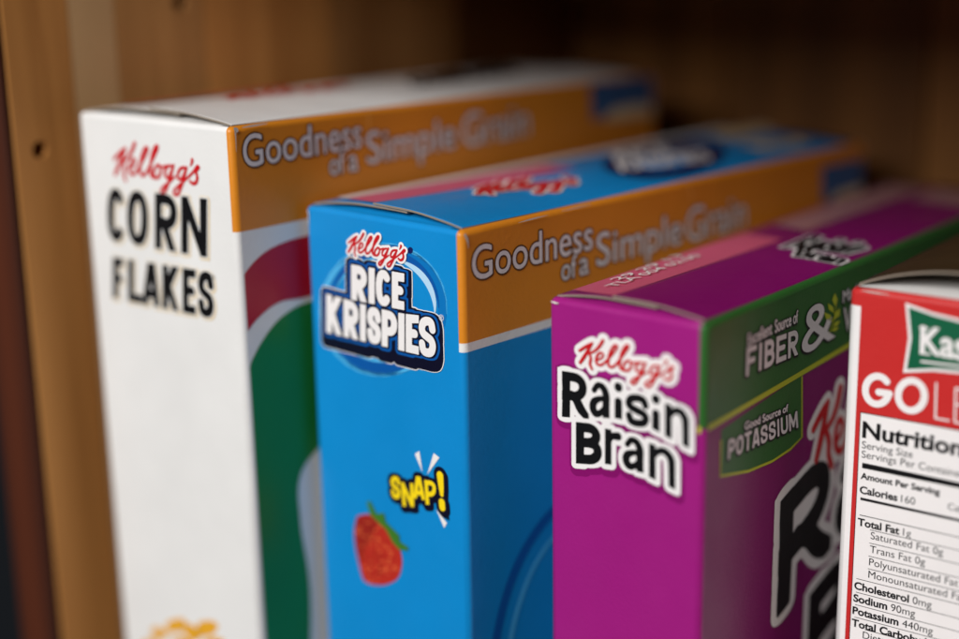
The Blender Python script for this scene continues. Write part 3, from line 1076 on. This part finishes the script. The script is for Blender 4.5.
for (x0, y0, x1, y1) in [(832, 322, 823, 312), (833, 313, 827, 303), (834, 306, 834, 293), (833, 320, 839, 308), (832, 327, 839, 320), (830, 331, 838, 327)]:
    dx, dy = x1 - x0, y1 - y0
    rb.poly('sprig_leaf', 'side', [(x0, y0), (x0 + .5 * dx - .22 * dy, y0 + .5 * dy + .22 * dx), (x1, y1), (x0 + .5 * dx + .22 * dy, y0 + .5 * dy - .22 * dx)], RBLIME, 3)
rb.art('brand_script', 'side', script_on(rb, 'side', None, 1.0, st=[rb.at('side', 815, 459), rb.at('side', 839, 388), rb.at('side', 815, 459) + np.array([.062, -.012])]),
       [(.0018, PWHITE, 1, 'brand_script_edge'), (0, RED, 5, 'brand_script')], 320)
r0 = rb.at('side', 776, 617); r1 = rb.at('side', 783, 500); rr = rb.at('side', 828, 585)
hh = r1[1] - r0[1]; ww = rr[0] - r0[0]
def bq(x0, x1, lo, hi, dz=0.0):
    return [(r0[0] + ww * x0, r0[1] + hh * (lo + .28 * x0) + dz), (r0[0] + ww * x1, r0[1] + hh * (lo + .28 * x1) + dz), (r0[0] + ww * x1, r0[1] + hh * (hi + .28 * x1) + dz), (r0[0] + ww * x0, r0[1] + hh * (hi + .28 * x0) + dz)]
P = [('L', 'Q', bq(0, 1, 0, 1.0), .0033, True), ('L', 'a', bq(1.08, 1.75, -.02, .74), .0027, True), ('L', 'i', bq(1.9, 2.12, -.02, .98), .0027, True), ('L', 's', bq(2.25, 2.85, -.02, .74), .0018, True), ('L', 'i', bq(3.0, 3.22, -.02, .98), .0027, True), ('L', 'n', bq(3.35, 4.0, -.02, .74), .0027, True),
     ('L', 'B', bq(.62, 1.45, -1.12, -.2), .0033, True), ('L', 'r', bq(1.6, 2.05, -1.14, -.4), .0027, True), ('L', 'a', bq(2.15, 2.8, -1.14, -.4), .0027, True), ('L', 'n', bq(2.95, 3.6, -1.14, -.4), .0027, True)]
rb.art('product_name', 'side', P, [(0.0032, PWHITE, 2, 'product_name_edge'), (0.0004, BLACK, 3, 'product_name')], 360)
# top
sp = rb.w * rb.split
rb.poly('printed_strip', 'top', None, PINK, -8, st=[(0.0028, 0.006), (sp - .0004, 0.003), (sp - .0004, 0.086), (0.0028, 0.090)])
for row, (t0, px0, px1) in enumerate([('29 29 13', (618, 283), (684, 256)), ('TLA 004 02:00', (614, 291), (702, 257))]):
    q0, q1 = rb.at('top', *px0), rb.at('top', *px1)
    vs, fs, ed = glyphs(t0, 0.01)
    e = (q1 - q0); L = np.linalg.norm(e); e /= L
    nrm_ = np.array([-e[1], e[0]])
    k = L / vs[:, 0].max()
    rb.decal('date_code', 'top', q0 + np.outer(vs[:, 0] * k, e) + np.outer(vs[:, 1] * .0042, nrm_), fs, PWHITE, 1 - 4)
rb.art('product_name', 'top', [('t', 'Raisin', [(782, 250), (846, 253), (880, 243), (812, 238)]), ('t', 'Bran', [(795, 258), (838, 262), (852, 256), (800, 250)])], [(.0011, PWHITE, 1, 'product_name_edge'), (.0004, BLACK, 2, 'product_name')], 240)
rb.poly('printed_strip', 'top', None, DULL, -6, st=[(0.004, 0.105), (sp - .0006, 0.100), (sp - .0006, 0.185), (0.004, 0.185)])
rb.poly('printed_strip', 'top', None, DULL, 1, st=[(sp + .004, 0.160), (rb.w - .006, 0.160), (rb.w - .006, 0.183), (sp + .004, 0.183)])

# ------------------------------------------------------------------ 4. the red box
gg = Carton('cereal_box', 'red and white cereal box showing its nutrition panel, nearest at the right edge',
            0.08870, 0.34863, -0.08689, -0.64319, 0.0648, 0.1960, 0.0, 0.0068, 0.10, 0.55, y0=0.0022)
gg.build([(gg.h, 1, 1, 1, 0), (gg.h - gg.at('front', 853, 305)[1], 1, 1, 1, 1)], [WHITE, GGRED], KRAFT, KRAFT, WHITE)
F_ = 'front'
# white margin along the left fold
m0 = gg.at(F_, 853, 305)[1]
gg.poly('printed_margin', F_, None, PWHITE, 0, st=[(0.0016, 0.001), (0.0030, 0.001), (0.0030, m0), (0.0016, m0)])
fl = [(909, 307), (935, 316), (968, 324), (1010, 328), (1052, 326), (1045, 350), (1052, 388), (1010, 378), (968, 371), (935, 368), (907, 369), (912, 338)]
F0 = gg.pts(F_, fl)
c0 = F0.mean(0)
gg.poly('logo_flag_edge', F_, None, PWHITE, 1, st=c0 + (F0 - c0) * np.array([1.055, 1.13]))
gg.poly('logo_flag', F_, None, FLAG, 2, st=F0)
gg.art('logo_lettering', F_, [('t', 'Kashi', [(921, 352), (990, 365), (991, 336), (922, 326)])], [(.00022, PWHITE, 3, 'logo_lettering')], 260)
gg.strip('logo_line', F_, [(921, 361), (960, 366), (1030, 381)], .0005, PWHITE, 3, smooth=False)
for (s0, s1) in [((920, 352.5), (931, 354)), ((920, 327), (929, 328.5))]:
    gg.strip('logo_serif', F_, [s0, s1], .0005, PWHITE, 4, smooth=False)
# GO in heavy round letters, the rest thin
def arc_px(cx, cy, rx, ry, a0, a1, n=22):
    return [(cx + rx * math.cos(t), cy + ry * math.sin(t)) for t in np.linspace(a0, a1, n)]
G = gg.pts(F_, arc_px(877.5, 390, 12, 14, -.65, -2 * math.pi + .25))
G = np.vstack([G, gg.pts(F_, [(889.5, 393.5), (879, 392)])])
Oo = gg.pts(F_, arc_px(911.5, 395.5, 13.2, 15, 0, 2 * math.pi))
gg.art('product_name', F_, [('s', np.hstack([G, np.full((len(G), 1), .00085)])), ('s', np.hstack([Oo, np.full((len(Oo), 1), .00085)]))], [(0, PWHITE, 1, 'product_name')], 260)
thin = []
for seg in ([(936.5, 383), (935.5, 418), (949, 420.5)], [(971, 391), (956, 388), (955, 422), (970, 425)], [(956, 404), (968, 406.5)], [(976, 426), (986, 393), (996, 430)], [(980, 415), (992, 418)], [(1003, 431), (1004, 396), (1022, 436), (1023, 400)]):
    s = gg.pts(F_, seg)
    thin.append(('s', np.hstack([s, np.full((len(s), 1), .00022)])))
gg.art('product_name', F_, thin, [(0, PWHITE, 1, 'product_name_thin')], 300)
# nutrition panel: black frame, white ground, level lines of type
x0 = gg.at(F_, 860.5, 411.5); 
XL = x0[0]; XRt = gg.w - 0.0035; ZTp = x0[1]
fr = [(XL, .03), (XRt, .03), (XRt, ZTp), (XL, ZTp)]
gg.poly('panel_frame', F_, None, BLACK, 1, st=fr)
k = .00022
gg.poly('panel_ground', F_, None, PWHITE, 2, st=[(XL + k, .03 + k), (XRt - k, .03 + k), (XRt - k, ZTp - k), (XL + k, ZTp - k)])
def mm(px, py, c):       # height of c pixels at that spot, in millimetres
    return (gg.at(F_, px, py - c)[1] - gg.at(F_, px, py)[1]) * 1000
def nline(px, py, cap, parts, wide=1.06):
    p = gg.at(F_, px, py)
    s = p[0]
    c = mm(px, py, cap) / 1000
    for text, bold in parts:
        vs, fs, ed = glyphs(text, 0.032 if bold else 0.0)
        kk = c / 0.73
        v = np.stack([(vs[:, 0] - vs[:, 0].min()) * kk * (wide if bold else 1.02), vs[:, 1] * kk], 1)
        gg.decal('panel_heading' if bold else 'panel_lettering', F_, v + np.array([s, p[1]]), fs, BLACK, 3)
        s += v[:, 0].max() + c * .45
def rule(py_at, th, x=None, px=862):
    p = gg.at(F_, px, py_at)
    a = XL + .0012 if x is None else x
    gg.poly('panel_rule', F_, None, BLACK, 3, st=[(a, p[1] - th / 2), (XRt - .0012, p[1] - th / 2), (XRt - .0012, p[1] + th / 2), (a, p[1] + th / 2)])
nline(862.5, 436.5, 16.5, [('Nutrition Facts', True)], 1.14)
nline(862.3, 447.6, 7.6, [('Serving Size', False)])
nline(862, 457, 7.6, [('Servings Per Container', False)])
rule(464.8, .0014)
nline(861, 478, 6.4, [('Amount Per Serving', True)])
nline(860, 492.5, 7.6, [('Calories', True), ('160', False)])
nline(948, 509, 7.2, [('Calories from Fat', False)])
rule(498.0, .0007, px=860)
rule(514.2, .0002, px=859)
nline(858, 524.5, 7.6, [('Total Fat', True), ('1g', False)])
ind = gg.at(F_, 870, 535)[0]
for (py, t, l0) in [(538.3, 'Saturated Fat 0g', 529.5), (551.8, 'Trans Fat 0g', 542.8), (564.6, 'Polyunsaturated Fat 0g', 556), (577, 'Monounsaturated Fat 0g', 568.8)]:
    nline(871 - (py - 538) * .06, py, 7.6, [(t, False)])
    rule(l0, .00016, x=ind, px=871)
for (py, t, v, l0) in [(588, 'Cholesterol', '0mg', 577.5), (600.4, 'Sodium', '90mg', 591.2), (612.8, 'Potassium', '440mg', 603.8), (625, 'Total Carbohydrate', '', 616.4)]:
    nline(854.5 - (py - 588) * .07, py, 7.6, [(t, True)] + ([(v, False)] if v else []))
    rule(l0, .00016, px=855)
nline(863, 637.5, 7.4, [('Dietary Fiber', False)])
rule(628.7, .00016, x=ind, px=864)
# pale patch and perforation on top
gg.poly('printed_strip', 'top', None, TAN, 1, st=[(gg.w * .66, .012), (gg.w * .95, .012), (gg.w * .95, .10), (gg.w * .62, .10)])

# ------------------------------------------------------------------ rubbed edges and corners of the board
for c, face, line, wd in [
        (cf, 'side', [(241, 127.5), (252, 125.6), (266, 123.4)], [.0002, .0005, .0002]), (cf, 'side', [(234, 131), (234.6, 141), (235, 152)], [.0006, .0003, .0001]),
        (cf, 'side', [(232.5, 128), (235, 130), (237, 131)], [.0004, .0012, .0005]),
        (rk, 'side', [(517, 222.5), (530, 219), (546, 215)], [.0001, .0004, .0001]), (rk, 'side', [(463, 234), (466, 240), (467, 248)], [.0008, .0006, .0001]),
        (rk, 'side', [(560, 211), (575, 207.5), (590, 204)], [.0001, .0003, .0001]),
        (rb, 'front', [(552, 301), (556, 302.3), (560, 303)], [.0002, .0005, .0001]),
        (gg, 'front', [(862, 290), (875, 292), (890, 294)], [.0001, .0003, .0001]),
        (rk, 'front', [(309, 210), (310, 216), (310, 224)], [.0003, .0002, .0001])]:
    c.strip('scuff', face, line, wd, SCUFF, 6, smooth=True, grid=5)

cf.strip('crease', 'side', [(367.5, 108), (368.5, 118), (369, 130), (369.5, 142)], [.0002, .0007, .0005, .0001], CREASE, 0)  # bend in the board, drawn as a paler orange line
rk.strip('crease', 'side', [(688, 182), (690, 190), (691.5, 200), (692, 208)], [.0002, .0006, .0005, .0001], CREASE, 0)
